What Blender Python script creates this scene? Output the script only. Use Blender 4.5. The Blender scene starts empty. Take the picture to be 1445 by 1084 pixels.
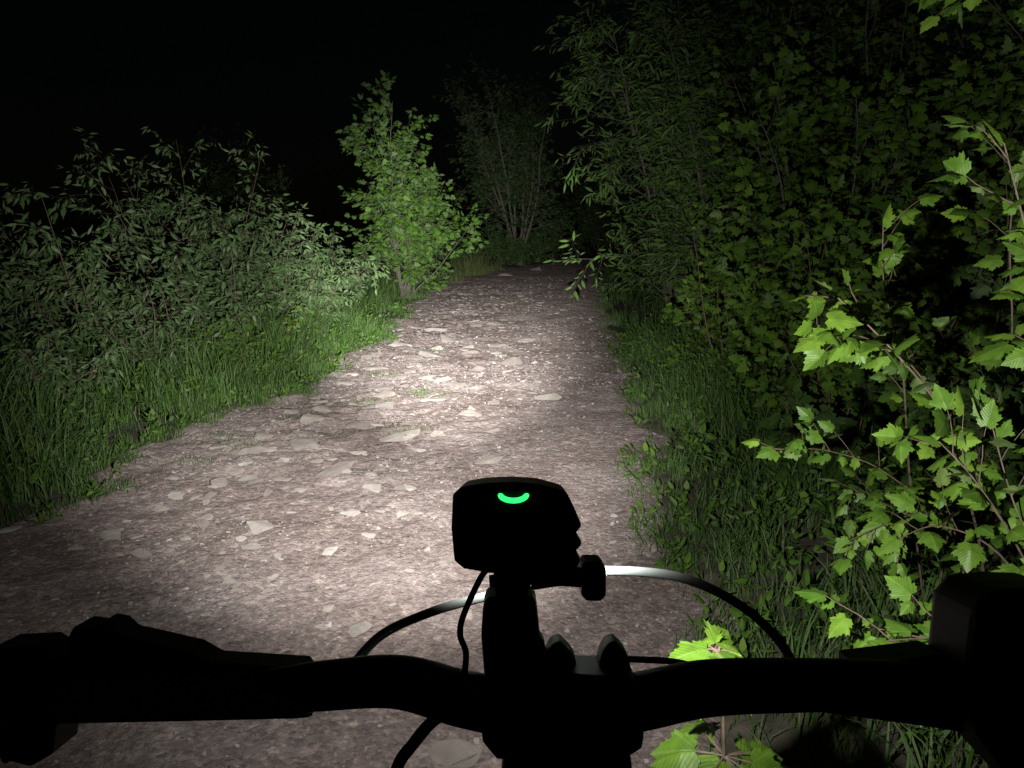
import bpy, math, random
import numpy as np
from mathutils import Vector, noise, Matrix

rng = np.random.default_rng(7)
random.seed(7)
scene = bpy.context.scene

# ------------------------------------------------------------------ helpers
def nrm(a):
    return a / (np.linalg.norm(a, axis=-1, keepdims=True) + 1e-9)

def make_mesh(name, V, quads=None, tris=None, mats=(), qmat=0, tmat=0, attrs=None, smooth=False, parent=None):
    V = np.asarray(V, dtype=np.float32)
    q = np.zeros((0, 4), np.int32) if quads is None or len(quads) == 0 else np.asarray(quads, np.int32)
    t = np.zeros((0, 3), np.int32) if tris is None or len(tris) == 0 else np.asarray(tris, np.int32)
    me = bpy.data.meshes.new(name)
    me.vertices.add(len(V)); me.vertices.foreach_set("co", V.ravel())
    nl = len(q) * 4 + len(t) * 3
    me.loops.add(nl)
    me.loops.foreach_set("vertex_index", np.concatenate([q.ravel(), t.ravel()]).astype(np.int32))
    me.polygons.add(len(q) + len(t))
    ls = np.concatenate([np.arange(len(q)) * 4, len(q) * 4 + np.arange(len(t)) * 3]).astype(np.int32)
    me.polygons.foreach_set("loop_start", ls)
    mi = np.concatenate([np.full(len(q), qmat), np.full(len(t), tmat)]).astype(np.int32)
    for m in mats: me.materials.append(m)
    me.polygons.foreach_set("material_index", mi)
    me.polygons.foreach_set("use_smooth", np.full(len(mi), bool(smooth)))
    me.update(calc_edges=True)
    if attrs:
        for k, a in attrs.items():
            at = me.attributes.new(k, 'FLOAT', 'POINT')
            at.data.foreach_set("value", np.asarray(a, np.float32))
    ob = bpy.data.objects.new(name, me)
    scene.collection.objects.link(ob)
    if parent: ob.parent = parent
    return ob

class NT:
    def __init__(s, mat):
        mat.use_nodes = True
        s.t = mat.node_tree; s.t.nodes.clear()
    def n(s, typ, ins=None, **kw):
        nd = s.t.nodes.new(typ)
        for k, v in kw.items(): setattr(nd, k, v)
        if ins:
            for k, v in ins.items():
                if isinstance(v, bpy.types.NodeSocket): s.t.links.new(v, nd.inputs[k])
                else: nd.inputs[k].default_value = v
        return nd
    def ramp(s, fac, stops):
        nd = s.t.nodes.new('ShaderNodeValToRGB')
        e = nd.color_ramp.elements
        while len(e) < len(stops): e.new(0.5)
        for i, (p, c) in enumerate(stops):
            e[i].position = p; e[i].color = (*c, 1)
        s.t.links.new(fac, nd.inputs[0])
        return nd.outputs[0]
    def mix(s, f, a, b, mode='MIX'):
        nd = s.t.nodes.new('ShaderNodeMix'); nd.data_type = 'RGBA'; nd.blend_type = mode
        for i, v in ((0, f), (6, a), (7, b)):
            if isinstance(v, bpy.types.NodeSocket): s.t.links.new(v, nd.inputs[i])
            else: nd.inputs[i].default_value = v if i == 0 else (*v, 1)
        return nd.outputs[2]
    def math(s, op, a, b=0.0, clamp=False):
        nd = s.t.nodes.new('ShaderNodeMath'); nd.operation = op; nd.use_clamp = clamp
        for i, v in ((0, a), (1, b)):
            if isinstance(v, bpy.types.NodeSocket): s.t.links.new(v, nd.inputs[i])
            else: nd.inputs[i].default_value = v
        return nd.outputs[0]
    def out(s, sh):
        o = s.n('ShaderNodeOutputMaterial'); s.t.links.new(sh, o.inputs[0])

def leaf_mat(name, ca, cb, cc, trans=0.28, rough=0.5, veins=True):
    m = bpy.data.materials.new(name); N = NT(m)
    v = N.n('ShaderNodeAttribute', attribute_name='var').outputs['Fac']
    col = N.ramp(v, [(0.0, ca), (0.6, cb), (1.0, cc)])
    pos = N.n('ShaderNodeNewGeometry')
    col = N.mix(N.math('MULTIPLY', pos.outputs['Backfacing'], 0.35), col, (0.12, 0.15, 0.09))
    kw = {'Roughness': rough, 'Specular IOR Level': 0.3}
    if veins:
        nz = N.n('ShaderNodeTexNoise', {'Vector': pos.outputs['Position'], 'Scale': 60.0, 'Detail': 1.0}).outputs[0]
        col = N.mix(0.5, col, N.ramp(nz, [(0.3, (.6, .6, .55)), (0.7, (1.25, 1.2, 1.1))]), 'MULTIPLY')
        lx = N.n('ShaderNodeAttribute', attribute_name='lx').outputs['Fac']
        ly = N.n('ShaderNodeAttribute', attribute_name='ly').outputs['Fac']
        ang = N.math('ARCTAN2', lx, N.math('ADD', ly, 0.05))
        c = N.math('COSINE', N.math('MULTIPLY', ang, 8.0))
        vv = N.math('POWER', N.math('MAXIMUM', c, 0.0), 14.0)
        fine = N.math('SINE', N.math('MULTIPLY', N.math('SUBTRACT', ly, N.math('MULTIPLY', N.math('ABSOLUTE', lx), 0.8)), 55.0))
        hh = N.math('ADD', N.math('MULTIPLY', vv, -1.0), N.math('MULTIPLY', fine, 0.2))
        col = N.mix(N.math('MULTIPLY', vv, 0.18), col, (0.16, 0.21, 0.08))
        bp = N.n('ShaderNodeBump', {'Strength': 0.2, 'Distance': 0.004, 'Height': hh}).outputs[0]
        kw['Normal'] = bp; kw['Base Color'] = col
        p = N.n('ShaderNodeBsdfPrincipled', kw)
    else:
        p = N.n('ShaderNodeBsdfDiffuse', {'Color': col})
    tcol = N.mix(0.5, col, (0.16, 0.27, 0.03))
    tr = N.n('ShaderNodeBsdfTranslucent', {'Color': tcol})
    mx = N.n('ShaderNodeMixShader', {0: trans, 1: p.outputs[0], 2: tr.outputs[0]})
    N.out(mx.outputs[0])
    return m

def simple_mat(name, c1, c2, scale=20, rough=0.8, bump=0.3, dist=0.01, metallic=0.0, spec=0.4):
    m = bpy.data.materials.new(name); N = NT(m)
    tc = N.n('ShaderNodeTexCoord')
    nz = N.n('ShaderNodeTexNoise', {'Vector': tc.outputs['Object'], 'Scale': scale, 'Detail': 4.0}).outputs[0]
    col = N.ramp(nz, [(0.3, c1), (0.7, c2)])
    bp = N.n('ShaderNodeBump', {'Strength': bump, 'Distance': dist, 'Height': nz}).outputs[0]
    p = N.n('ShaderNodeBsdfPrincipled', {'Base Color': col, 'Roughness': rough, 'Normal': bp, 'Metallic': metallic, 'Specular IOR Level': spec})
    N.out(p.outputs[0]); return m

M_bark = simple_mat('bark', (.040, .036, .027), (.11, .10, .078), 35, 0.9, 0.5, 0.01)
M_twig = simple_mat('twig_bark', (.04, .028, .018), (.09, .06, .042), 60, 0.7, 0.3, 0.003)
M_maple = leaf_mat('maple_leaf', (.034, .072, .010), (.068, .128, .018), (.12, .19, .035), veins=False)
M_mapley = leaf_mat('young_maple_leaf', (.036, .082, .012), (.070, .142, .022), (.115, .19, .045), veins=False)
M_maple_near = leaf_mat('sapling_leaf', (.032, .075, .007), (.060, .118, .010), (.11, .18, .02), trans=0.25)
M_maple_brt = leaf_mat('bright_sapling_leaf', (.04, .085, .008), (.065, .125, .010), (.10, .17, .02), trans=0.3)
M_willow = leaf_mat('willow_leaf', (.034, .070, .016), (.064, .115, .028), (.11, .165, .05), veins=False)
M_elder = leaf_mat('shrub_leaf', (.034, .062, .022), (.070, .115, .042), (.16, .21, .11), veins=False)
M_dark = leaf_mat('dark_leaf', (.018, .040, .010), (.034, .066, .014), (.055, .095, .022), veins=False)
M_far = leaf_mat('far_tree_leaf', (.016, .036, .011), (.028, .056, .015), (.048, .082, .026), veins=False)
M_grass = leaf_mat('grass_blade', (.026, .058, .012), (.055, .108, .022), (.11, .15, .045), trans=0.2, veins=False)
M_drygrass = leaf_mat('dry_grass_blade', (.035, .055, .013), (.065, .075, .025), (.11, .095, .04), trans=0.2, veins=False)
M_weed = leaf_mat('weed_leaf', (.032, .074, .01), (.066, .130, .02), (.12, .185, .035), veins=False)

# ------------------------------------------------------------------ leaf templates
def fan(half, cy, fold=0.22, droop=0.18, cup=0.04):
    r = list(half); l = [(-x, y) for x, y in half[1:-1]][::-1]
    o = np.array(r + l, float)
    pts = np.vstack([[0, cy], o])
    z = -fold * np.abs(pts[:, 0]) - droop * pts[:, 1] ** 2
    z[0] += cup * 0.5
    V = np.column_stack([pts[:, 0], pts[:, 1], z])
    n = len(o)
    T = np.array([[0, 1 + i, 1 + (i + 1) % n] for i in range(n)])
    return V, T
T_MAPLE_HI = fan([(0, 0), (.09, -.05), (.2, -.1), (.27, -.04), (.38, .0), (.36, .08), (.45, .14), (.33, .2), (.45, .27), (.56, .42), (.47, .42), (.46, .52), (.36, .48), (.31, .53), (.32, .64), (.25, .66), (.24, .77), (.15, .8), (.1, .9), (0, 1.04)], .3)
T_MAPLE = fan([(0, 0), (.3, -.06), (.40, .1), (.28, .2), (.54, .42), (.26, .48), (.27, .68), (0, 1.0)], .3)
T_LANCE = fan([(0, 0), (.12, .3), (.11, .65), (0, 1)], .45, .3, .22)
T_OVATE = fan([(0, 0), (.2, .15), (.26, .42), (.14, .78), (0, 1)], .4, .35, .28)
T_OVLEAN = fan([(0, 0), (.15, .2), (.18, .5), (0, 1)], .42, .35, .32)

UP = np.array([0, 0, 1.0])

class Plant:
    def __init__(s, seed):
        s.r = np.random.default_rng(seed)
        s.TV = []; s.TQ = []; s.nv = 0
        s.lp = []; s.ld = []; s.ln = []; s.ls = []
    def tube(s, pts, r0, r1, k=5):
        pts = np.asarray(pts, float); n = len(pts)
        t = np.gradient(pts, axis=0); t = nrm(t)
        ref = np.array([0.31, 0.87, 0.2]) if abs(t[:, 2]).mean() > .5 else np.array([0.1, .2, 1.0])
        a = nrm(np.cross(t, ref)); b = np.cross(t, a)
        rad = np.linspace(r0, r1, n)[:, None, None]
        th = np.linspace(0, 2 * np.pi, k, endpoint=False)
        ring = pts[:, None, :] + rad * (np.cos(th)[None, :, None] * a[:, None, :] + np.sin(th)[None, :, None] * b[:, None, :])
        s.TV.append(ring.reshape(-1, 3))
        i = np.arange(n - 1)[:, None] * k; j = np.arange(k)[None, :]; j2 = (j + 1) % k
        Q = np.stack([i + j, i + j2, i + k + j2, i + k + j], -1).reshape(-1, 4) + s.nv
        s.TQ.append(Q); s.nv += n * k
    def path(s, p, d, L, n, wander=.18, up=0.0):
        d = nrm(np.asarray(d, float)); p = np.asarray(p, float)
        out = [p]; st = L / n
        for i in range(n):
            d = nrm(d + s.r.normal(0, wander, 3) + np.array([0, 0, up]))
            p = p + d * st; out.append(p)
        return np.array(out)
    def leaf(s, p, d, n, size):
        s.lp.append(p); s.ld.append(d); s.ln.append(n); s.ls.append(size)
    def twig(s, pts, spacing, size, face=None, droop=.25, petiole=0.3, jit=.45, start=.1, tip=True):
        seg = np.linalg.norm(np.diff(pts, axis=0), axis=1); cum = np.concatenate([[0], np.cumsum(seg)])
        L = cum[-1]; x = start * L; k = s.r.integers(0, 2)
        while x < L:
            i = min(np.searchsorted(cum, x) - 1, len(seg) - 1); i = max(i, 0)
            f = (x - cum[i]) / seg[i]
            p = pts[i] * (1 - f) + pts[i + 1] * f; t = nrm(pts[i + 1] - pts[i])
            side = nrm(np.cross(t, UP) + s.r.normal(0, .25, 3))
            if k % 2: side = -side
            d = nrm(t * .55 + side * .8 - UP * droop + s.r.normal(0, .22, 3))
            nn = UP * .8 + s.r.normal(0, jit, 3)
            if face is not None: nn = nn + face
            sz = size * s.r.uniform(.45, 1.2)
            s.leaf(p + d * sz * petiole, d, nn, sz)
            x += spacing * s.r.uniform(.5, 1.5); k += 1
        if tip:
            t = nrm(pts[-1] - pts[-2]); nn = UP * .8 + s.r.normal(0, jit, 3)
            if face is not None: nn = nn + face
            s.leaf(pts[-1], nrm(t - UP * droop), nn, size)
    def child(s, pts, t, spread):
        n = len(pts) - 1; x = t * n; i = min(int(x), n - 1); f = x - i
        p = pts[i] * (1 - f) + pts[i + 1] * f; tg = nrm(pts[i + 1] - pts[i])
        rv = nrm(np.cross(tg, s.r.normal(0, 1, 3)))
        return p, nrm(tg * math.cos(spread) + rv * math.sin(spread))
    def crown(s, base, height, stems=3, lean=.25, branches=14, blen=.35, twigs=9, tlen=.16, lsize=.08, spacing=.05,
              face=None, r0=.05, low=.15, up=.03, droop=.25, dirbias=(0, 0, 0), jit=.45, sup=.02, hmin=.72, taper=.75):
        for a in range(stems):
            az = s.r.uniform(0, 6.28); ln = lean * s.r.uniform(.3, 1.2)
            d = np.array([math.cos(az) * ln, math.sin(az) * ln, 1]) + np.array(dirbias)
            H = height * s.r.uniform(hmin, 1.05)
            st = s.path(np.array(base) + s.r.normal(0, .06, 3) * [1, 1, 0], d, H, 12, .07, sup)
            s.tube(st, r0, r0 * .12, 6)
            for b in range(branches):
                t = low + (1 - low) * ((b + s.r.uniform(0, 1)) / branches)
                t = min(t, .98)
                p, dd = s.child(st, t, s.r.uniform(.7, 1.25))
                bl = height * blen * (1.15 - taper * t) * s.r.uniform(.45, 1.25)
                bp = s.path(p, dd + np.array([0, 0, .15]), bl, 7, .13, up)
                s.tube(bp, r0 * .33 * (1.1 - t * .7), r0 * .05, 4)
                for c in range(twigs):
                    tt = min(.99, .15 + .85 * (c + s.r.uniform(0, 1)) / twigs)
                    p2, d2 = s.child(bp, tt, s.r.uniform(.5, 1.0))
                    tl = height * tlen * s.r.uniform(.5, 1.2) * (1.1 - .5 * tt)
                    tw = s.path(p2, d2, tl, 4, .13, up * .5)
                    s.tube(tw, r0 * .06, r0 * .02, 3)
                    s.twig(tw, spacing, lsize, face, droop, jit=jit)
                s.twig(bp[-3:], spacing, lsize, face, droop, jit=jit)
    def build(s, name, tmpl, lmat, wmat=None):
        TVt, TT = tmpl
        P = np.array(s.lp); D = nrm(np.array(s.ld)); Nn = np.array(s.ln); S = np.array(s.ls)
        Nn = nrm(Nn - (Nn * D).sum(1, keepdims=True) * D)
        X = np.cross(D, Nn)
        n = len(P); K = len(TVt)
        wid = s.r.uniform(.75, 1.15, n); cur = s.r.uniform(.3, 2.2, n)
        LV = P[:, None, :] + S[:, None, None] * (TVt[None, :, 0, None] * wid[:, None, None] * X[:, None, :] + TVt[None, :, 1, None] * D[:, None, :] + (TVt[None, :, 2] * cur[:, None])[:, :, None] * Nn[:, None, :])
        LT = (TT[None, :, :] + (np.arange(n) * K)[:, None, None]).reshape(-1, 3)
        tv = np.vstack(s.TV) if s.TV else np.zeros((0, 3)); tq = np.vstack(s.TQ) if s.TQ else None
        nvt = len(tv)
        V = np.vstack([tv, LV.reshape(-1, 3)])
        var = np.concatenate([np.zeros(nvt), np.repeat(s.r.beta(2, 2.5, n), K)])
        lx = np.concatenate([np.zeros(nvt), np.tile(TVt[:, 0], n)]); ly = np.concatenate([np.zeros(nvt), np.tile(TVt[:, 1], n)])
        ob = make_mesh(name, V, tq, LT + nvt, (wmat or M_bark, lmat), 0, 1, {'var': var, 'lx': lx, 'ly': ly})
        print(name, 'leaves', n)
        return ob

# ------------------------------------------------------------------ path outline (world metres)
YK = [-6, 0, 1.5, 2.4, 3.5, 4.5, 5.7, 7.1, 9.9, 13, 17.9, 25, 32, 36, 42, 50]
LK = [-2.4, -2.5, -2.6, -2.6, -2.64, -2.65, -2.4, -2.1, -1.95, -2.0, -2.2, -1.9, -.3, 1.0, 4, 9]
RK = [.5, .5, .55, .66, .81, .9, 1.0, 1.15, 1.45, 1.7, 2.1, 3.0, 3.9, 5.0, 8, 14]
def edgeL(y): return np.interp(y, YK, LK) + .14 * np.sin(y * 1.9) + .08 * np.sin(y * 4.7 + 1) + .05 * np.sin(y * 11)
def edgeR(y): return np.interp(y, YK, RK) + .09 * np.sin(y * 2.3 + 2) + .06 * np.sin(y * 5.1) + .04 * np.sin(y * 12)
def nz2(x, y, s, o=0.0):
    return np.array([noise.noise(Vector((a * s, b * s, o))) for a, b in zip(np.atleast_1d(x), np.atleast_1d(y))])

def spaced(lo, hi, dense_lo, dense_hi, step, far):
    a = list(np.arange(dense_lo, dense_hi, step)); x = dense_hi; s = step
    while x < hi: a.append(x); s *= far; x += s
    a.append(hi); x = dense_lo - step; s = step; b = []
    while x > lo: b.append(x); s *= far; x -= s
    b.append(lo)
    return np.array(b[::-1] + a)
gx = spaced(-400, 400, -7, 7, .12, 1.25); gy = spaced(-400, 400, -4, 34, .15, 1.25)
GX, GY = np.meshgrid(gx, gy, indexing='xy')
def ground_z(x, y):
    dl = np.clip(edgeL(np.clip(y, -6, 50)) - x, 0, None); dr = np.clip(x - edgeR(np.clip(y, -6, 50)), 0, None)
    d = np.minimum(dl + dr, 4)
    z = .10 * (1 - np.exp(-d * 1.2)) + .03 * np.sin(x * 1.7 + y * .6) * np.minimum(d, 1)
    inside = (dl + dr) <= 0
    return np.where(inside, -.06, z - .015)
GZ = ground_z(GX, GY)
nx, ny = len(gx), len(gy)
ii = (np.arange(ny - 1)[:, None] * nx + np.arange(nx - 1)[None, :]).ravel()
Q = np.stack([ii, ii + 1, ii + nx + 1, ii + nx], 1)
M_soil = simple_mat('soil', (.02, .022, .011), (.085, .068, .052), 9, .95, .6, .03)
ground = make_mesh('ground', np.column_stack([GX.ravel(), GY.ravel(), GZ.ravel()]), Q, None, (M_soil,), smooth=True)

# dirt path sheet
def path_z(x, y):
    r = max(0.0, min(1.0, (-x + .3) / 1.2)) * max(0.0, min(1.0, (y - 3) / 2))   # rougher, stonier left half
    z = .022 * noise.noise(Vector((x * 1.3, y * .9, 1))) + (.014 + .014 * r) * noise.noise(Vector((x * 4, y * 3.5, 3))) + (.008 + .012 * r) * noise.noise(Vector((x * 11, y * 9, 5)))
    return z
ys = []; y = -5.0
while y < 50:
    ys.append(y); y += .03 if 1.5 < y < 8 else (.06 if 1 < y < 16 else .2)
ys = np.array(ys); na = 110
PV = []
for y in ys:
    l = edgeL(y) - .18; r = edgeR(y) + .15
    for k in range(na):
        f = k / (na - 1); x = l + (r - l) * f
        e = min(f, 1 - f) * (r - l)
        z = path_z(x, y) + .012 - .07 * math.exp(-(e / .1) ** 2)
        PV.append((x, y, z))
ii = (np.arange(len(ys) - 1)[:, None] * na + np.arange(na - 1)[None, :]).ravel()
Q = np.stack([ii, ii + 1, ii + na + 1, ii + na], 1)
M_path = bpy.data.materials.new('path_dirt'); N = NT(M_path)
pos = N.n('ShaderNodeNewGeometry').outputs['Position']
big = N.n('ShaderNodeTexNoise', {'Vector': pos, 'Scale': 1.3, 'Detail': 6.0, 'Roughness': .6}).outputs[0]
fin = N.n('ShaderNodeTexNoise', {'Vector': pos, 'Scale': 28.0, 'Detail': 6.0, 'Roughness': .7}).outputs[0]
v1 = N.n('ShaderNodeTexVoronoi', {'Vector': pos, 'Scale': 80.0})
v2 = N.n('ShaderNodeTexVoronoi', {'Vector': pos, 'Scale': 24.0})
base = N.ramp(big, [(.3, (.100, .080, .072)), (.5, (.150, .124, .115)), (.7, (.208, .180, .170))])
base = N.mix(.8, base, N.ramp(fin, [(.3, (.6, .6, .6)), (.7, (1.3, 1.28, 1.26))]), 'MULTIPLY')
g1 = N.ramp(N.n('ShaderNodeSeparateColor', {0: v1.outputs['Color']}).outputs[0], [(.0, (.6, .58, .58)), (.6, (.95, .93, .95)), (.93, (1.25, 1.25, 1.25)), (1, (1.7, 1.7, 1.7))])
base = N.mix(.7, base, g1, 'MULTIPLY')
g2 = N.ramp(N.n('ShaderNodeSeparateColor', {0: v2.outputs['Color']}).outputs[1], [(.0, (.75, .74, .75)), (.8, (1.05, 1.0, 1.0)), (1, (1.5, 1.45, 1.4))])
base = N.mix(.6, base, g2, 'MULTIPLY')
h = N.math('ADD', N.math('MULTIPLY', v1.outputs['Distance'], -.4), N.math('ADD', N.math('MULTIPLY', v2.outputs['Distance'], -.7), N.math('MULTIPLY', fin, 1.4)))
bp = N.n('ShaderNodeBump', {'Strength': .7, 'Distance': .018, 'Height': h}).outputs[0]
N.out(N.n('ShaderNodeBsdfDiffuse', {'Color': base, 'Roughness': .6, 'Normal': bp}).outputs[0])
dirt_path = make_mesh('dirt_path', PV, Q, None, (M_path,), smooth=True)

# ------------------------------------------------------------------ rocks / gravel
def hull_template(npts, flat, seed, sx=1.0, rmin=.72, p=.7):
    import bmesh
    r = random.Random(seed); bm = bmesh.new()
    for i in range(npts):
        v = Vector((r.gauss(0, 1), r.gauss(0, 1), r.gauss(0, 1))).normalized()
        v = Vector([math.copysign(abs(c) ** p, c) for c in v])
        v *= r.uniform(rmin, 1)
        bm.verts.new((v.x * sx, v.y * .62, v.z * flat))
    res = bmesh.ops.convex_hull(bm, input=bm.verts)
    dele = [e for e in res['geom_interior'] if isinstance(e, bmesh.types.BMVert)]
    bmesh.ops.delete(bm, geom=dele, context='VERTS')
    if npts > 12:
        bmesh.ops.bevel(bm, geom=list(bm.edges), offset=.035, segments=1, affect='EDGES')
    bmesh.ops.triangulate(bm, faces=bm.faces)
    bmesh.ops.recalc_face_normals(bm, faces=bm.faces)
    bm.verts.index_update()
    V = np.array([v.co[:] for v in bm.verts]); T = np.array([[v.index for v in f.verts] for f in bm.faces])
    bm.free(); return V, T

def scatter_rocks(name, P, S, temps, mat, tilt=.25, seed=1, parent=None):
    r = np.random.default_rng(seed); n = len(P)
    yaw = r.uniform(0, 6.28, n); tx = r.normal(0, tilt, n); ty = r.normal(0, tilt, n); var = r.uniform(0, 1, n)
    which = r.integers(0, len(temps), n); Vs = []; Ts = []; A = []; off = 0
    for k, (TV, TT) in enumerate(temps):
        m = which == k; c = m.sum()
        if c == 0: continue
        cy, sy = np.cos(yaw[m]), np.sin(yaw[m])
        v = TV[None] * S[m][:, None, None]
        x = v[..., 0] * cy[:, None] - v[..., 1] * sy[:, None]; y = v[..., 0] * sy[:, None] + v[..., 1] * cy[:, None]
        z = v[..., 2] + x * tx[m][:, None] + y * ty[m][:, None]
        W = np.stack([x, y, z], -1) + P[m][:, None, :]
        Vs.append(W.reshape(-1, 3)); Ts.append((TT[None] + (np.arange(c) * len(TV))[:, None, None]).reshape(-1, 3) + off)
        A.append(np.repeat(var[m], len(TV))); off += c * len(TV)
    return make_mesh(name, np.vstack(Vs), None, np.vstack(Ts), (mat,), attrs={'var': np.concatenate(A)}, parent=parent)

def rock_mat(name, stops, scale, bs=.5, dirt=.5):
    m = bpy.data.materials.new(name); N = NT(m)
    pos = N.n('ShaderNodeNewGeometry').outputs['Position']
    v = N.n('ShaderNodeAttribute', attribute_name='var').outputs['Fac']
    c = N.ramp(v, stops)
    nz = N.n('ShaderNodeTexNoise', {'Vector': pos, 'Scale': scale, 'Detail': 5.0, 'Roughness': .65}).outputs[0]
    c = N.mix(.8, c, N.ramp(nz, [(.3, (.6, .57, .55)), (.7, (1.2, 1.2, 1.2))]), 'MULTIPLY')
    d = N.n('ShaderNodeTexNoise', {'Vector': pos, 'Scale': 9.0, 'Detail': 4.0}).outputs[0]
    c = N.mix(N.math('MULTIPLY', N.ramp(d, [(.4, (0, 0, 0)), (.6, (1, 1, 1))]), dirt), c, (.13, .106, .097))
    bp = N.n('ShaderNodeBump', {'Strength': bs, 'Distance': .015, 'Height': nz}).outputs[0]
    N.out(N.n('ShaderNodeBsdfDiffuse', {'Color': c, 'Roughness': .6, 'Normal': bp}).outputs[0]); return m
M_gravel = rock_mat('gravel_stone', [(0, (.085, .073, .070)), (.5, (.145, .125, .120)), (.88, (.205, .182, .177)), (1, (.32, .30, .29))], 60, .4, .4)
M_stone = rock_mat('embedded_stone', [(0, (.10, .087, .080)), (.6, (.165, .148, .134)), (1, (.225, .208, .19))], 14, .8, .5)

def rand_path(n, y0, y1, pw=1.0, bias=None, clump=0):
    y = y0 + (y1 - y0) * rng.uniform(0, 1, n) ** pw
    l, r_ = edgeL(y), edgeR(y); f = rng.uniform(0.0, 1.0, n) if bias is None else np.clip(rng.beta(*bias, n), .01, .99)
    x = l + (r_ - l) * f
    if clump:
        k = nz2(x, y, 1.1, 9.0) + rng.normal(0, .22, n) > -.08
        x, y = x[k], y[k]
    z = np.array([path_z(a, b) for a, b in zip(x, y)]) + .012
    return np.column_stack([x, y, z])
t_peb = [hull_template(8, .5, s) for s in range(12)]
Pa = rand_path(28000, 1.3, 9, 1.25, None, 1); Sa = rng.lognormal(math.log(.0056), .6, len(Pa)).clip(.003, .028)
Pb = rand_path(11000, 7, 26, 1.3, None, 1); Sb = rng.lognormal(math.log(.011), .55, len(Pb)).clip(.005, .045)
P = np.vstack([Pa, Pb]); S = np.concatenate([Sa, Sb]); P[:, 2] += S * .05
scatter_rocks('gravel', P, S, t_peb, M_gravel, .3, 3)

hero = [(-1.475, 5.08, .40), (-1.29, 3.58, .32), (-.86, 5.32, .46), (-1.14, 6.35, .4), (-.73, 6.6, .36), (-.95, 9.1, .6), (-1.55, 9.9, .5),
        (-.06, 8.5, .45), (-.56, 9.3, .45), (-.15, 4.72, .32), (-.593, 2.6, .17), (-.865, 3.28, .15), (-1.23, 2.96, .17), (-.17, 1.9, .22),
        (-1.785, 4.54, .2), (-.6, 4.2, .18), (-.35, 6.0, .30), (-1.7, 7.4, .34), (.2, 10.5, .45), (-1.2, 11.5, .5), (-.3, 12.3, .5), (.9, 31, 1.1), (-.2, 27, .8),
        (-1.5, 8.2, .45), (-.9, 7.7, .4), (.1, 7.0, .25), (-1.9, 6.2, .26), (-.5, 7.2, .36), (-1.3, 7.1, .34), (-1.6, 5.8, .3), (-.4, 8.1, .4), (-1.1, 4.5, .2),
        (-.2, 5.5, .26), (-1.2, 5.7, .3), (-1.75, 8.9, .4), (-.2, 9.9, .45), (-.9, 10.4, .45), (-.65, 5.0, .2), (-.3, 3.2, .13), (.2, 3.9, .12)]
hp = np.array([(a, b, path_z(a, b) + .009) for a, b, c in hero]); hs = np.array([c * .5 for *_, c in hero])
Pc = rand_path(640, 3.2, 22, 1.05, (1.4, 2.8)); Sc = rng.lognormal(math.log(.055), .5, len(Pc)).clip(.025, .17)
Pd = rand_path(1300, 1.5, 16, 1.2, (1.2, 1.5)); Sd = rng.lognormal(math.log(.023), .4, len(Pd)).clip(.012, .055)
P = np.vstack([hp, Pc, Pd]); S = np.concatenate([hs, Sc, Sd])
P[:, 2] -= S * .03
t_st = [hull_template(15, .22, 100 + s, 1.0, .68, .65) for s in range(18)]
scatter_rocks('path_stones', P, S, t_st, M_stone, .12, 5)

# ------------------------------------------------------------------ grass
def grass(name, P, H, mat, wid=.006, seed=1, lean=.5):
    r = np.random.default_rng(seed); n = len(P)
    az = r.uniform(0, 6.28, n); d = np.column_stack([np.cos(az), np.sin(az), np.zeros(n)])
    s = np.column_stack([-np.sin(az), np.cos(az), np.zeros(n)])
    tw = r.uniform(-1, 1, n); s = nrm(s + d * tw[:, None])
    ln = np.abs(r.normal(0, lean, n)) + .1
    fr = [0, .35, .7, 1.0]; w = [1, .9, .6, 0.02]; V = []
    wd0 = wid * (H / .4) ** .4 * r.uniform(.7, 1.3, n)
    for f, ww in zip(fr, w):
        c = P + d * (H * ln * f ** 2.2)[:, None] + UP * (H * (f - .25 * ln * f ** 2.5))[:, None]
        wd = (wd0 * ww)[:, None]
        V += [c - s * wd, c + s * wd]
    V = np.stack(V, 1).reshape(-1, 3)
    b = (np.arange(n) * 8)[:, None]
    Q = np.vstack([b + np.array([[0, 1, 3, 2]]) + 2 * k for k in range(3)])
    var = np.repeat(r.beta(2, 2.5, n), 8)
    return make_mesh(name, V, Q, None, (mat,), attrs={'var': var})

def verge(n, side, y0, y1, wmax, pw=1.0, power=1.6, seed=1, clump=True, thr=-.16):
    r = np.random.default_rng(seed)
    y = y0 + (y1 - y0) * r.uniform(0, 1, n) ** pw
    off = wmax * r.uniform(0, 1, n) ** power - .12
    if clump:
        m = n // 16
        cy = y0 + (y1 - y0) * r.uniform(0, 1, m) ** pw; co = wmax * r.uniform(0, 1, m) ** power - .1
        k = r.integers(0, m, n); sel = r.uniform(0, 1, n) < .82
        y = np.where(sel, cy[k] + r.normal(0, .045, n), y); off = np.where(sel, co[k] + r.normal(0, .045, n), off)
    x = edgeL(y) - off if side < 0 else edgeR(y) + off
    z = ground_z(x, y); z = np.where(z < -.03, 0.0, z)
    P = np.column_stack([x, y, z])
    pn = nz2(x, y, 1.0, 4.0) * .7 + nz2(x, y, 2.6, 8.0) * .5
    keep = pn + r.normal(0, .12, n) > thr
    return P[keep], off[keep], np.clip(1 + 1.5 * pn[keep], .4, 1.8)
Ps, Hs = [], []
P, o, m = verge(30000, -1, 2.2, 13, 2.4, 1.1, 1.2, 11, thr=-.28); Ps.append(P); Hs.append((.05 + .38 * np.clip(o / .8, 0, 1)) * m * rng.uniform(.5, 1.25, len(P)))
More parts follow.
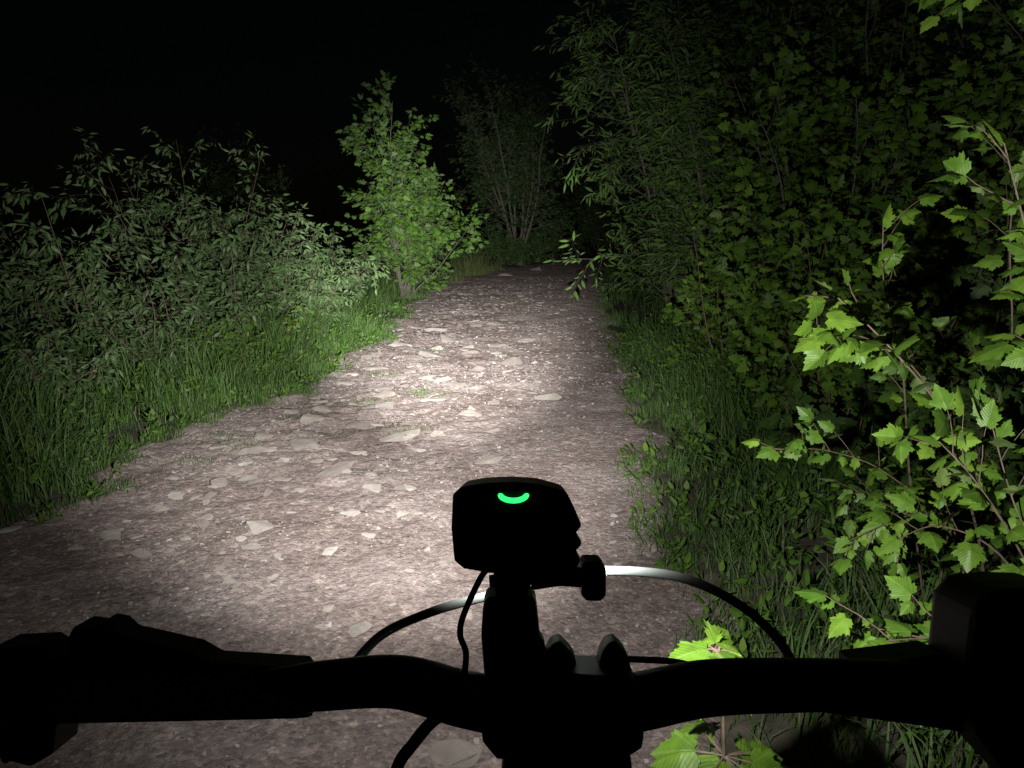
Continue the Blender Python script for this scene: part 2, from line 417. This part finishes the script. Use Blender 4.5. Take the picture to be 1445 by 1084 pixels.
P, o, m = verge(9000, -1, 10, 32, 2.2, 1.1, 1.5, 12, thr=-.3); Ps.append(P); Hs.append((.10 + .30 * np.clip(o / .8, 0, 1)) * m * rng.uniform(.5, 1.3, len(P)))
P, o, m = verge(15000, 1, 1.2, 11, 1.4, 1.2, 1.2, 13); Ps.append(P); Hs.append((.05 + .22 * np.clip(o / .7, 0, 1)) * m * rng.uniform(.5, 1.3, len(P)))
P, o, m = verge(6000, 1, 9, 34, 1.6, 1.1, 1.4, 14); Ps.append(P); Hs.append((.10 + .24 * np.clip(o / .8, 0, 1)) * m * rng.uniform(.5, 1.3, len(P)))
tc = [(-1.3, 6.5), (-.8, 5.5), (-1.95, 5.1), (-2.1, 4.7), (-1.7, 5.9), (-.9, 6.9), (-1.4, 7.8), (-1.1, 9.4), (-.75, 6.75), (-1.8, 8.9), (-2.2, 5.4), (-2.0, 6.8), (-1.7, 9.3), (-2.3, 4.2)]
for (a, b) in tc:
    q = np.column_stack([rng.normal(a, .11, 110), rng.normal(b, .07, 110), np.zeros(110)]); Ps.append(q); Hs.append(rng.uniform(.02, .065, 110))
grass('grass', np.vstack(Ps), np.concatenate(Hs), M_grass, .0052, 21, .6)
P, o, m = verge(3000, -1, 20, 33, 1.5, 1, 1.1, 15); grass('dry_grass', P, rng.uniform(.2, .6, len(P)) * m, M_drygrass, .011, 22, .45)

# low leafy weeds in both verges
W = Plant(31)
for side, n, y0, y1, wm in ((-1, 760, 2.6, 14, 2.2), (1, 520, 1.8, 11, 1.5)):
    P, o, m = verge(n, side, y0, y1, wm, 1.1, 1.0, 40 + side, clump=False, thr=-.3)
    for p, of in zip(P, o):
        hgt = W.r.uniform(.08, .42) * min(1, .3 + max(of, 0) / .8)
        for q in range(W.r.integers(1, 5)):
            st = W.path(p, (W.r.normal(0, .4), W.r.normal(0, .4), 1), hgt, 4, .1)
            W.tube(st, .003, .0012, 3); W.twig(st, .028, W.r.uniform(.03, .065), None, .1)
W.build('weeds', T_OVATE, M_weed, M_weed)

# ------------------------------------------------------------------ left shrubs
def shrub(name, x, y, h, seed, stems=8, ls=.095, mat=M_elder, tmpl=T_OVLEAN, lean=.5, br=8, sp=.042, tw=4, low=.12, blen=.28, tlen=.15, r0=.012):
    p = Plant(seed)
    p.crown((x, y, .02), h, stems=stems, lean=lean, branches=br, blen=blen, twigs=tw, tlen=tlen, lsize=ls, spacing=sp, r0=r0, low=low, up=-.01, droop=.45, jit=.55, hmin=.5, sup=-.01)
    p.build(name, tmpl, mat, M_twig); return p
sh = [(-3.3, 8.2, 1.75, 51), (-4.1, 7.4, 1.9, 52), (-3.05, 9.6, 1.9, 53), (-4.0, 9.3, 2.75, 54), (-5.3, 8.2, 1.9, 55), (-3.2, 11.2, 1.6, 56), (-4.7, 6.3, 1.5, 57), (-2.75, 10.4, 1.4, 59), (-4.2, 11.6, 2.1, 60), (-3.5, 9.9, 2.3, 66)]
for x, y, h, s in sh:
    shrub('leafy_shrub', x, y, h, s)
shrub('leafy_shrub', -3.3, 6.9, 1.1, 61, ls=.07, stems=8)
shrub('leafy_shrub', -2.8, 8.3, .9, 62, ls=.06, stems=8, mat=M_weed, tmpl=T_OVATE)
shrub('leafy_shrub', -3.7, 5.7, 1.0, 63, ls=.07, stems=7)
shrub('leafy_shrub', -2.9, 7.4, .7, 67, ls=.06, stems=8, mat=M_weed, tmpl=T_OVATE)
shrub('leafy_shrub', -4.3, 5.2, 1.1, 68, ls=.08, stems=8)
shrub('leafy_shrub', -3.1, 13.5, 1.4, 64, stems=8)
shrub('leafy_shrub', -3.5, 15.5, 1.5, 65, stems=8)

# young maple at left of path
p = Plant(70)
p.crown((-2.55, 17.5, 0), 4.5, stems=6, lean=.40, branches=12, blen=.26, twigs=6, tlen=.15, lsize=.135, spacing=.095, r0=.030, low=.14, up=.02, droop=.3, hmin=.7, taper=.6)
p.crown((-2.45, 17.2, 0), 2.9, stems=7, lean=.68, branches=10, blen=.32, twigs=6, tlen=.18, lsize=.125, spacing=.09, r0=.018, low=.12)
p.build('maple_tree', T_MAPLE, M_mapley)
# distant trees at the bend
p = Plant(72)
p.crown((.3, 36, 0), 8.2, stems=8, lean=.42, branches=14, blen=.3, twigs=8, tlen=.15, lsize=.24, spacing=.16, r0=.07, low=.22)
p.build('broadleaf_tree', T_OVATE, M_far)
p = Plant(73)
p.crown((-3.2, 31, 0), 3.0, stems=8, lean=.5, branches=9, blen=.35, twigs=7, tlen=.18, lsize=.17, spacing=.10, r0=.04, low=.05)
p.build('broadleaf_tree', T_OVATE, M_maple)
p = Plant(74)
for (x, y, h) in ((-1.4, 33, 1.7), (-.5, 35, 1.5), (.4, 35.5, 1.3), (-2.3, 29.5, 1.3), (1.3, 38.5, 1.6), (2.2, 41, 2.2), (3.6, 45, 3.5), (5.5, 47, 5), (7.5, 44, 6), (-9, 24, 4), (-12, 30, 5)):
    p.crown((x, y, 0), h, stems=7, lean=.5, branches=8, blen=.38, twigs=6, tlen=.2, lsize=.17, spacing=.12, r0=.025, low=.03)
p.build('distant_bushes', T_OVATE, M_dark)

# ------------------------------------------------------------------ right wall of trees
FACE = np.array([-.3, -.45, -.1])
for (x, y, h, s) in ((2.7, 12.5, 7.0, 80), (3.5, 15.5, 7.5, 81), (2.9, 10.4, 5.4, 82), (4.6, 20, 7.0, 83)):
    p = Plant(s)
    p.crown((x, y, 0), h, stems=6, lean=.24, branches=16, blen=.24, twigs=8, tlen=.12, lsize=.15, spacing=.06, r0=.032, low=.06, up=.03, droop=.3, face=FACE, hmin=.55, jit=.6)
    p.build('willow_tree', T_LANCE, M_willow)
for (x, y, h, s) in ((3.0, 8.4, 3.6, 84), (2.9, 9.8, 2.8, 85), (4.3, 8.8, 6.2, 86), (4.3, 6.2, 4.8, 88), (2.75, 6.6, 2.9, 89)):
    p = Plant(s)
    p.crown((x, y, 0), h, stems=6, lean=.32, branches=11, blen=.28, twigs=6, tlen=.14, lsize=.10, spacing=.075, r0=.024, low=.05, up=.02, droop=.3, face=FACE, hmin=.5, jit=.6)
    p.build('maple_tree', T_MAPLE, M_maple)
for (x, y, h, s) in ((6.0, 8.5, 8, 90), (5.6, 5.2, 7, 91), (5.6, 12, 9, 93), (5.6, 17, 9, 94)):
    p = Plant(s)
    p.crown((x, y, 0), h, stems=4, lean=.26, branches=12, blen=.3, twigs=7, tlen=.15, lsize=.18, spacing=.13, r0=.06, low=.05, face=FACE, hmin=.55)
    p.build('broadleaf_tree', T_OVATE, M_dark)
for (x, y, h, s) in ((2.15, 4.7, 1.7, 95), (3.0, 3.6, 2.6, 96), (2.2, 3.3, 1.3, 97), (2.3, 5.7, 1.9, 98), (2.5, 2.5, 2.1, 99), (2.2, 7.2, 1.5, 100), (1.75, 3.9, .7, 101), (2.5, 4.2, 2.4, 102)):
    p = Plant(s)
    p.crown((x, y, 0), h, stems=6, lean=.4, branches=8, blen=.3, twigs=4, tlen=.16, lsize=.075, spacing=.055, r0=.011, low=.08, up=.0, droop=.35, face=FACE, hmin=.5, jit=.6)
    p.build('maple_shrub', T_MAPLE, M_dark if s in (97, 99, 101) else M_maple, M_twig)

# near saplings with big lit leaves, branches in world metres
FN = np.array([-.35, -.45, .0])
def bez(pts, n=8):
    pts = [np.array(p, float) for p in pts]; out = []
    for i in range(len(pts) - 1):
        p0 = pts[max(i - 1, 0)]; p1 = pts[i]; p2 = pts[i + 1]; p3 = pts[min(i + 2, len(pts) - 1)]
        for k in range(n):
            t = k / n
            out.append(.5 * ((2 * p1) + (-p0 + p2) * t + (2 * p0 - 5 * p1 + 4 * p2 - p3) * t * t + (-p0 + 3 * p1 - 3 * p2 + p3) * t ** 3))
    out.append(pts[-1]); return np.array(out)
def limb(pl, pts, r0=.004, ls=.07, sp=.05, start=.3, side_tw=4, stl=.14, face=FN, droop=.35, jit=.5):
    b = bez(pts); pl.tube(b, r0, r0 * .35, 6); pl.twig(b, sp, ls, face, droop, .35, jit, start)
    for i in range(side_tw):
        t = start + (1 - start) * (i + .5) / side_tw
        p, d = pl.child(b, min(t, .97), .8); tw = pl.path(p, d, stl * pl.r.uniform(.6, 1.2), 4, .1, .02)
        pl.tube(tw, r0 * .4, r0 * .2, 4); pl.twig(tw, sp * .8, ls * .9, face, droop, .35, jit, .3)
S1 = Plant(110)
limb(S1, [(1.5, 2.1, 0), (1.3, 1.9, .6), (1.02, 1.68, 1.05), (.96, 1.66, 1.14), (.84, 1.68, 1.27), (.73, 1.70, 1.37)], .004, .048, .05, .7, 3, .10)
limb(S1, [(1.0, 1.67, 1.1), (.88, 1.62, 1.22), (.76, 1.6, 1.28), (.66, 1.58, 1.28)], .002, .062, .024, .5, 4, .07)
S1.build('maple_sapling', T_MAPLE_HI, M_maple_brt, M_twig)
S6 = Plant(116)
limb(S6, [(1.4, 2.1, 0), (1.3, 2.0, .6), (1.05, 1.95, .84), (.85, 1.9, .93), (.68, 1.85, .95)], .003, .05, .045, .4, 6, .10)
limb(S6, [(1.3, 2.0, .6), (1.15, 1.9, .75), (1.0, 1.8, .78), (.85, 1.75, .74)], .003, .05, .045, .4, 5, .10)
S6.build('maple_sapling', T_MAPLE_HI, M_maple_near, M_twig)
S2 = Plant(111)
limb(S2, [(1.35, 1.5, 0), (1.2, 1.45, .6), (1.12, 1.45, 1.1), (1.06, 1.5, 1.4), (1.0, 1.57, 1.68)], .004, .074, .055, .4, 7, .11)
limb(S2, [(1.2, 1.45, .6), (1.05, 1.42, .85), (.95, 1.44, 1.0), (.88, 1.47, 1.08)], .003, .062, .04, .4, 6, .11)
limb(S2, [(1.2, 1.4, .5), (1.1, 1.4, .8), (1.04, 1.45, .95), (1.0, 1.5, 1.12)], .003, .066, .045, .4, 5, .11)
limb(S2, [(1.25, 1.5, .5), (1.15, 1.6, .75), (1.02, 1.65, .82), (.9, 1.62, .80)], .003, .057, .05, .4, 5, .11)
limb(S2, [(1.4, 1.5, .2), (1.35, 1.5, .9), (1.22, 1.55, 1.3), (1.12, 1.6, 1.45)], .003, .07, .05, .5, 5, .11)
S2.build('maple_sapling', T_MAPLE_HI, M_maple_near, M_twig)
S3 = Plant(112)
limb(S3, [(1.5, 2.4, 0), (1.3, 2.3, .7), (1.18, 2.2, 1.1), (1.10, 2.2, 1.35), (1.08, 2.2, 1.52)], .004, .062, .045, .4, 8, .13)
limb(S3, [(1.5, 2.4, 0), (1.45, 2.3, .6), (1.5, 2.2, 1.1), (1.45, 2.2, 1.6), (1.5, 2.1, 2.1)], .004, .066, .06, .3, 8, .2)
limb(S3, [(1.7, 2.3, 0), (1.9, 2.2, 1.3), (1.85, 2.4, 2.0), (1.65, 2.5, 2.3), (1.45, 2.5, 2.3)], .006, .07, .045, .5, 10, .28)
limb(S3, [(1.85, 2.4, 1.7), (1.8, 2.6, 2.1), (1.7, 2.8, 2.5), (1.5, 2.8, 2.7)], .004, .07, .045, .2, 8, .25)
limb(S3, [(1.5, 2.4, .0), (1.35, 2.4, .4), (1.2, 2.3, .65), (1.05, 2.2, .7)], .003, .055, .05, .3, 6, .12)
S3.build('maple_sapling', T_MAPLE_HI, M_maple_near, M_twig)
# sapling right beside the front wheel
S4 = Plant(113)
S4.tube(bez([(.36, 1.05, 0), (.32, .95, .45), (.29, .89, .80), (.268, .87, .975)]), .004, .002, 6)
for (c, n, sz, off, pm) in (((.262, .87, .972), 9, .056, 0, .6), ((.28, .88, .91), 4, .055, .9, .6), ((.29, .89, .80), 15, .062, .5, 1.1), ((.30, .91, .70), 8, .07, .2, .6)):
    for k in range(n):
        a = off + k * 2.4 + S4.r.normal(0, .2); d = np.array([math.cos(a), math.sin(a), S4.r.uniform(-.3, .15)])
        sz2 = sz * S4.r.uniform(.75, 1.15); pl = sz2 * S4.r.uniform(.1, pm)
        e = np.array(c) + d * pl; S4.tube([np.array(c), np.array(c) + d * pl * .5, e], .0012, .0008, 4)
        S4.leaf(e, d - UP * .25, UP * .9 + S4.r.normal(0, .45, 3) + np.array([0, -.4, 0]), sz2)
S4.build('maple_sapling', T_MAPLE_HI, M_maple_brt, M_twig)
S5 = Plant(114)
limb(S5, [(1.1, 1.3, 0), (.95, 1.2, .5), (.80, 1.12, .80), (.70, 1.1, .85), (.6, 1.08, .86)], .003, .052, .04, .55, 6, .10)
limb(S5, [(1.1, 1.3, 0), (1.0, 1.2, .6), (.9, 1.1, .84), (.84, 1.08, .93)], .003, .052, .045, .5, 5, .10)
S5.build('maple_sapling', T_MAPLE_HI, M_maple_near, M_twig)

# ------------------------------------------------------------------ bicycle front end
M_black = simple_mat('black_anodised', (.006, .006, .006), (.010, .010, .011), 40, .55, .05, .001, 0, .3)
M_rubber = simple_mat('grip_rubber', (.20, .20, .22), (.27, .27, .29), 90, .8, .2, .001, 0, .3)
M_tyre = simple_mat('tyre_rubber', (.02, .02, .02), (.03, .03, .03), 90, .8, .2, .001, 0, .3)
M_hose = simple_mat('silver_hose', (.13, .145, .135), (.16, .175, .165), 50, .6, .05, .001, 0, .3)
M_steel = simple_mat('steel_bolt', (.3, .3, .3), (.4, .4, .4), 50, .35, .05, .001, 1)
M_lens = simple_mat('lens', (.1, .1, .1), (.12, .12, .12), 50, .1, .0, .001, 0, .5)
M_led = bpy.data.materials.new('status_led'); N = NT(M_led)
N.out(N.n('ShaderNodeEmission', {'Color': (.03, 1.0, .16, 1), 'Strength': 1.8}).outputs[0])

def empty(name, loc, rx=0):
    e = bpy.data.objects.new(name, None); e.empty_display_size = .05
    e.location = loc; e.rotation_euler = (rx, 0, 0); scene.collection.objects.link(e); return e
TILT = math.radians(-11.5)
bar = empty('bicycle_handlebar', (0, .431, 1.209), TILT)
K = .00046
def L(u, v, y=0.0): return ((u - 722) * K, y, (975 - v) * K)   # drawing units -> metres in handlebar frame

def tube_obj(name, pts, radii, mat, parent, k=20, n=8):
    b = bez(pts, n); m = len(b)
    rr = np.interp(np.linspace(0, len(pts) - 1, m), np.arange(len(pts)), radii)
    t = nrm(np.gradient(b, axis=0)); ref = np.array([.05, .1, 1.0]) if abs(t[:, 2]).mean() < .8 else np.array([0, 1.0, 0.05])
    a = nrm(np.cross(t, ref)); c = np.cross(t, a); th = np.linspace(0, 2 * np.pi, k, endpoint=False)
    ring = b[:, None] + rr[:, None, None] * (np.cos(th)[None, :, None] * a[:, None] + np.sin(th)[None, :, None] * c[:, None])
    V = list(ring.reshape(-1, 3)); Qs = []; Ts = []
    for i in range(m - 1):
        for j in range(k): Qs.append((i * k + j, i * k + (j + 1) % k, (i + 1) * k + (j + 1) % k, (i + 1) * k + j))
    V.append(b[0]); V.append(b[-1])
    for j in range(k):
        Ts.append((m * k, (j + 1) % k, j)); Ts.append((m * k + 1, (m - 1) * k + j, (m - 1) * k + (j + 1) % k))
    return make_mesh(name, V, Qs, Ts, (mat,), smooth=True, parent=parent)

def slab(name, outline, y0, y1, mat, parent, bevel=.002, taper=1.0):
    import bmesh
    bm = bmesh.new()
    cx = sum(p[0] for p in outline) / len(outline); cz = sum(p[1] for p in outline) / len(outline)
    A = [bm.verts.new((x, y0, z)) for x, z in outline]; B = [bm.verts.new((cx + (x - cx) * taper, y1, cz + (z - cz) * taper)) for x, z in outline]
    bm.faces.new(A); bm.faces.new(B[::-1])
    n = len(A)
    for i in range(n): bm.faces.new((A[i], B[i], B[(i + 1) % n], A[(i + 1) % n]))
    bmesh.ops.recalc_face_normals(bm, faces=bm.faces)
    bmesh.ops.bevel(bm, geom=list(bm.edges), offset=bevel, segments=2, affect='EDGES', profile=.6)
    me = bpy.data.meshes.new(name); bm.to_mesh(me); bm.free(); me.materials.append(mat)
    ob = bpy.data.objects.new(name, me); scene.collection.objects.link(ob); ob.parent = parent; return ob
def outl(pts): return [((u - 722) * K, (975 - v) * K) for u, v in pts]

tube_obj('bar', [L(-60, 990), L(80, 986), L(300, 982), L(450, 968), L(560, 962), L(650, 985), L(722, 998), L(800, 1000), L(890, 992), L(990, 972), L(1100, 967), L(1300, 967), L(1520, 972)],
         [.012, .012, .012, .0155, .0165, .0175, .018, .018, .018, .0175, .0168, .0155, .0155], M_black, bar)
tube_obj('grip', [L(85, 987), L(100, 986), L(250, 983), L(420, 979), L(432, 978)], [.013, .0148, .0148, .0148, .013], M_rubber, bar)
tube_obj('grip_lock_ring', [L(50, 987), L(86, 986)], [.0195, .0195], M_black, bar, n=2)
tube_obj('bar_end', [L(-60, 985), L(48, 985)], [.022, .021], M_black, bar, n=2)
slab('grip_clamp', outl([(-20, 925), (0, 908), (60, 905), (92, 925), (100, 960), (60, 975), (-20, 970)]), -.012, .02, M_black, bar)
slab('shifter_pod', outl([(20, 1010), (90, 1015), (85, 1055), (55, 1072), (10, 1060), (-10, 1020)]), -.01, .02, M_black, bar)
slab('brake_master_cylinder', outl([(88, 905), (96, 888), (120, 892), (132, 884), (150, 888), (165, 902), (210, 912), (262, 924), (290, 940), (420, 948), (430, 962), (90, 962)]), .004, .03, M_black, bar)
for k, (u, v) in enumerate(((52, 935), (42, 1000), (42, 1045))):
    tube_obj('bolt_%d' % (k + 1), [L(u, v, -.024), L(u, v, -.008)], [.0028, .0028], M_steel, bar, n=2, k=8)
slab('shifter_block', outl([(1350, 850), (1372, 825), (1420, 820), (1480, 822), (1500, 900), (1500, 1110), (1440, 1120), (1385, 1060), (1350, 1010), (1342, 930)]), -.02, .03, M_black, bar, .006)
slab('brake_lever', outl([(1150, 1005), (1340, 990), (1450, 1010), (1450, 1060), (1330, 1040), (1170, 1018)]), .012, .028, M_black, bar)
slab('brake_clamp', outl([(1210, 940), (1330, 925), (1360, 940), (1360, 985), (1210, 985)]), .0, .03, M_black, bar)
slab('stem_faceplate', outl([(688, 948), (720, 940), (790, 938), (890, 945), (905, 975), (902, 1040), (880, 1052), (700, 1056), (680, 1030), (680, 968)]), -.018, .024, M_black, bar, .005)
slab('stem_body', outl([(712, 1030), (880, 1030), (888, 1110), (880, 1200), (715, 1200), (705, 1110)]), -.03, .012, M_black, bar, .005)
for k, (a, b) in enumerate(((770, 812), (848, 888))):
    slab('hose_guide_%d' % (k + 1), outl([(a - 5, 950), (a, 925), (a + 8, 910), (a + 20, 905), (a + 33, 918), (b, 930), (b + 3, 950)]), .0, .018, M_black, bar, .002)
slab('side_bracket', outl([(755, 885), (768, 908), (775, 945), (745, 945), (745, 890)]), .0, .012, M_black, bar, .001)
tube_obj('brake_hose', [(-.122, .065, -.014), (-.104, .11, -.001), (-.064, .13, .012), (-.0190, .125, .026), (.0269, .115, .043), (.078, .11, .050), (.1345, .11, .0447), (.184, .12, .0205), (.2116, .10, -.005), (.212, .055, -.026)],
         [.0038] * 10, M_hose, bar, k=12)
tube_obj('shift_cable', [(.019, .04, -.009), (.0455, .06, -.003), (.092, .06, -.002), (.1335, .055, -.006), (.175, .03, -.025)], [.0024] * 5, M_hose, bar, k=10)
tube_obj('black_hose', [L(640, 1005, .0), L(610, 1026, .01), L(580, 1060, .01), L(555, 1100, .01), L(545, 1180, .0)], [.0042] * 5, M_black, bar, k=10)
tube_obj('black_hose_low', [L(730, 1030, .02), L(738, 1090, .02), L(742, 1180, .01)], [.004] * 3, M_black, bar, k=10)

# headlight
lamp = empty('bicycle_headlight', (0, .431, 1.209), TILT)
slab('housing', outl([(640, 694), (652, 684), (680, 679), (722, 677), (760, 680), (797, 690), (808, 712), (819, 738), (811, 746), (811, 752), (818, 758), (818, 766), (811, 770), (811, 776), (817, 782), (813, 796), (790, 802), (735, 808), (690, 803), (655, 797), (642, 786), (638, 740)]), -.012, .030, M_black, lamp, .0022, .96)
slab('top_cap', outl([(655, 697), (690, 688), (740, 687), (790, 698), (797, 712), (760, 720), (700, 720), (655, 714)]), -.0155, -.0125, M_black, lamp, .0008)
cr = []; c0 = (724, 692)
for i in range(17):
    a = math.radians(-5 + i * 190 / 16)
    cr.append((c0[0] + 18 * math.cos(a), c0[1] + 9 * math.sin(a)))
tube_obj('status_light', [L(x, y, -.0162) for x, y in cr], [.0009] + [.0017] * 15 + [.0009], M_led, lamp, k=8, n=2)
for k, u in enumerate((690, 765)):
    tube_obj('reflector_%d' % (k + 1), [L(u, 742, .0295), L(u, 742, .034)], [.0135, .0145], M_lens, lamp, n=2)
slab('mount_neck', outl([(696, 800), (752, 800), (748, 822), (742, 842), (700, 842), (697, 820)]), -.008, .014, M_black, lamp, .0015)
tube_obj('thumb_screw', [L(690, 822, .003), L(800, 814, .003), L(820, 813, .003)], [.004, .0045, .006], M_black, lamp, k=14)
slab('mount_ear', outl([(745, 806), (800, 800), (818, 806), (818, 828), (790, 826), (750, 832)]), -.003, .009, M_black, lamp, .001)
slab('thumb_knob', outl([(817, 797), (824, 789), (846, 789), (853, 797), (853, 836), (846, 844), (826, 844), (818, 836)]), -.009, .015, M_black, lamp, .0025)
slab('mount_post', outl([(682, 846), (690, 837), (745, 835), (756, 843), (760, 880), (758, 950), (684, 950), (679, 890)]), -.012, .022, M_black, lamp, .004)
tube_obj('power_cable', [L(690, 800, -.002), L(678, 812, -.008), L(655, 862, -.008), L(650, 890, -.008), L(658, 915, -.008), L(655, 945, -.012), L(640, 990, -.01)], [.002] * 7, M_black, lamp, k=10)

# fork and front wheel, below the frame
wheel = empty('bicycle_front_wheel', (.02, .66, .36))
pts = [(0, .345 * math.cos(a), .345 * math.sin(a)) for a in np.linspace(0, 2 * math.pi, 49)]
tube_obj('tyre', pts, [.026] * 49, M_tyre, wheel, k=12, n=1)
pts = [(0, .305 * math.cos(a), .305 * math.sin(a)) for a in np.linspace(0, 2 * math.pi, 49)]
tube_obj('rim', pts, [.012] * 49, M_black, wheel, k=8, n=1)
tube_obj('hub', [(-.05, 0, 0), (.05, 0, 0)], [.02, .02], M_black, wheel, n=2)
for i in range(24):
    a = i * math.pi / 12
    tube_obj('spoke_%d' % (i + 1), [(.03 * (-1) ** i, .018 * math.cos(a), .018 * math.sin(a)), (0, .3 * math.cos(a), .3 * math.sin(a))], [.001, .001], M_steel, wheel, k=5, n=1)
fork = empty('bicycle_fork', (.02, .66, .36))
for sx in (-1, 1):
    tube_obj('leg', [(.062 * sx, 0, 0), (.062 * sx, -.06, .2), (.055 * sx, -.12, .42)], [.017, .02, .018], M_black, fork)
tube_obj('crown', [(-.07, -.12, .42), (.07, -.12, .42)], [.022, .022], M_black, fork, n=2)
tube_obj('steerer', [(0, -.12, .42), (0, -.27, .80)], [.022, .018], M_black, fork, n=2)

# ------------------------------------------------------------------ lamp beams (headlight is lit in the photo)
def spot(name, P, size, target, color=(1, 1, .96), rad=.012, x=.0):
    l = bpy.data.lights.new(name, 'SPOT'); l.energy = P; l.spot_size = math.radians(size); l.spot_blend = 1.0
    l.color = color; l.shadow_soft_size = rad
    o = bpy.data.objects.new(name, l); scene.collection.objects.link(o)
    loc = Vector((x, .505, 1.305)); o.location = loc
    o.rotation_euler = (Vector(target) - loc).to_track_quat('-Z', 'Y').to_euler()
    o.parent = lamp; lm = Matrix.Translation(lamp.location) @ Matrix.Rotation(TILT, 4, 'X'); o.matrix_parent_inverse = lm.inverted()
    return o
spot('beam_far', 23000, 30, (-1.4, 16, .85), x=-.012)
spot('beam_mid', 4000, 64, (-1.5, 9, .75), x=.02)
spot('beam_flood', 400, 146, (.45, 5, 1.9), x=.004)

# ------------------------------------------------------------------ night sky
w = bpy.data.worlds.new('World'); scene.world = w; w.use_nodes = True
nt = w.node_tree; bg = nt.nodes['Background']
sky = nt.nodes.new('ShaderNodeTexSky'); sky.sky_type = 'NISHITA'; sky.sun_disc = False
sky.sun_elevation = math.radians(8); sky.sun_rotation = math.radians(200)
nt.links.new(sky.outputs[0], bg.inputs[0]); bg.inputs[1].default_value = .00022

# ------------------------------------------------------------------ camera
cam = bpy.data.cameras.new('Camera'); cam.lens = 26; cam.sensor_width = 36; cam.clip_start = .02; cam.clip_end = 1500
co = bpy.data.objects.new('Camera', cam); scene.collection.objects.link(co)
co.location = (0, 0, 1.5); co.rotation_euler = (math.radians(78.5), 0, 0)
scene.camera = co
scene.view_settings.view_transform = 'Standard'; scene.view_settings.look = 'None'; scene.view_settings.exposure = 0
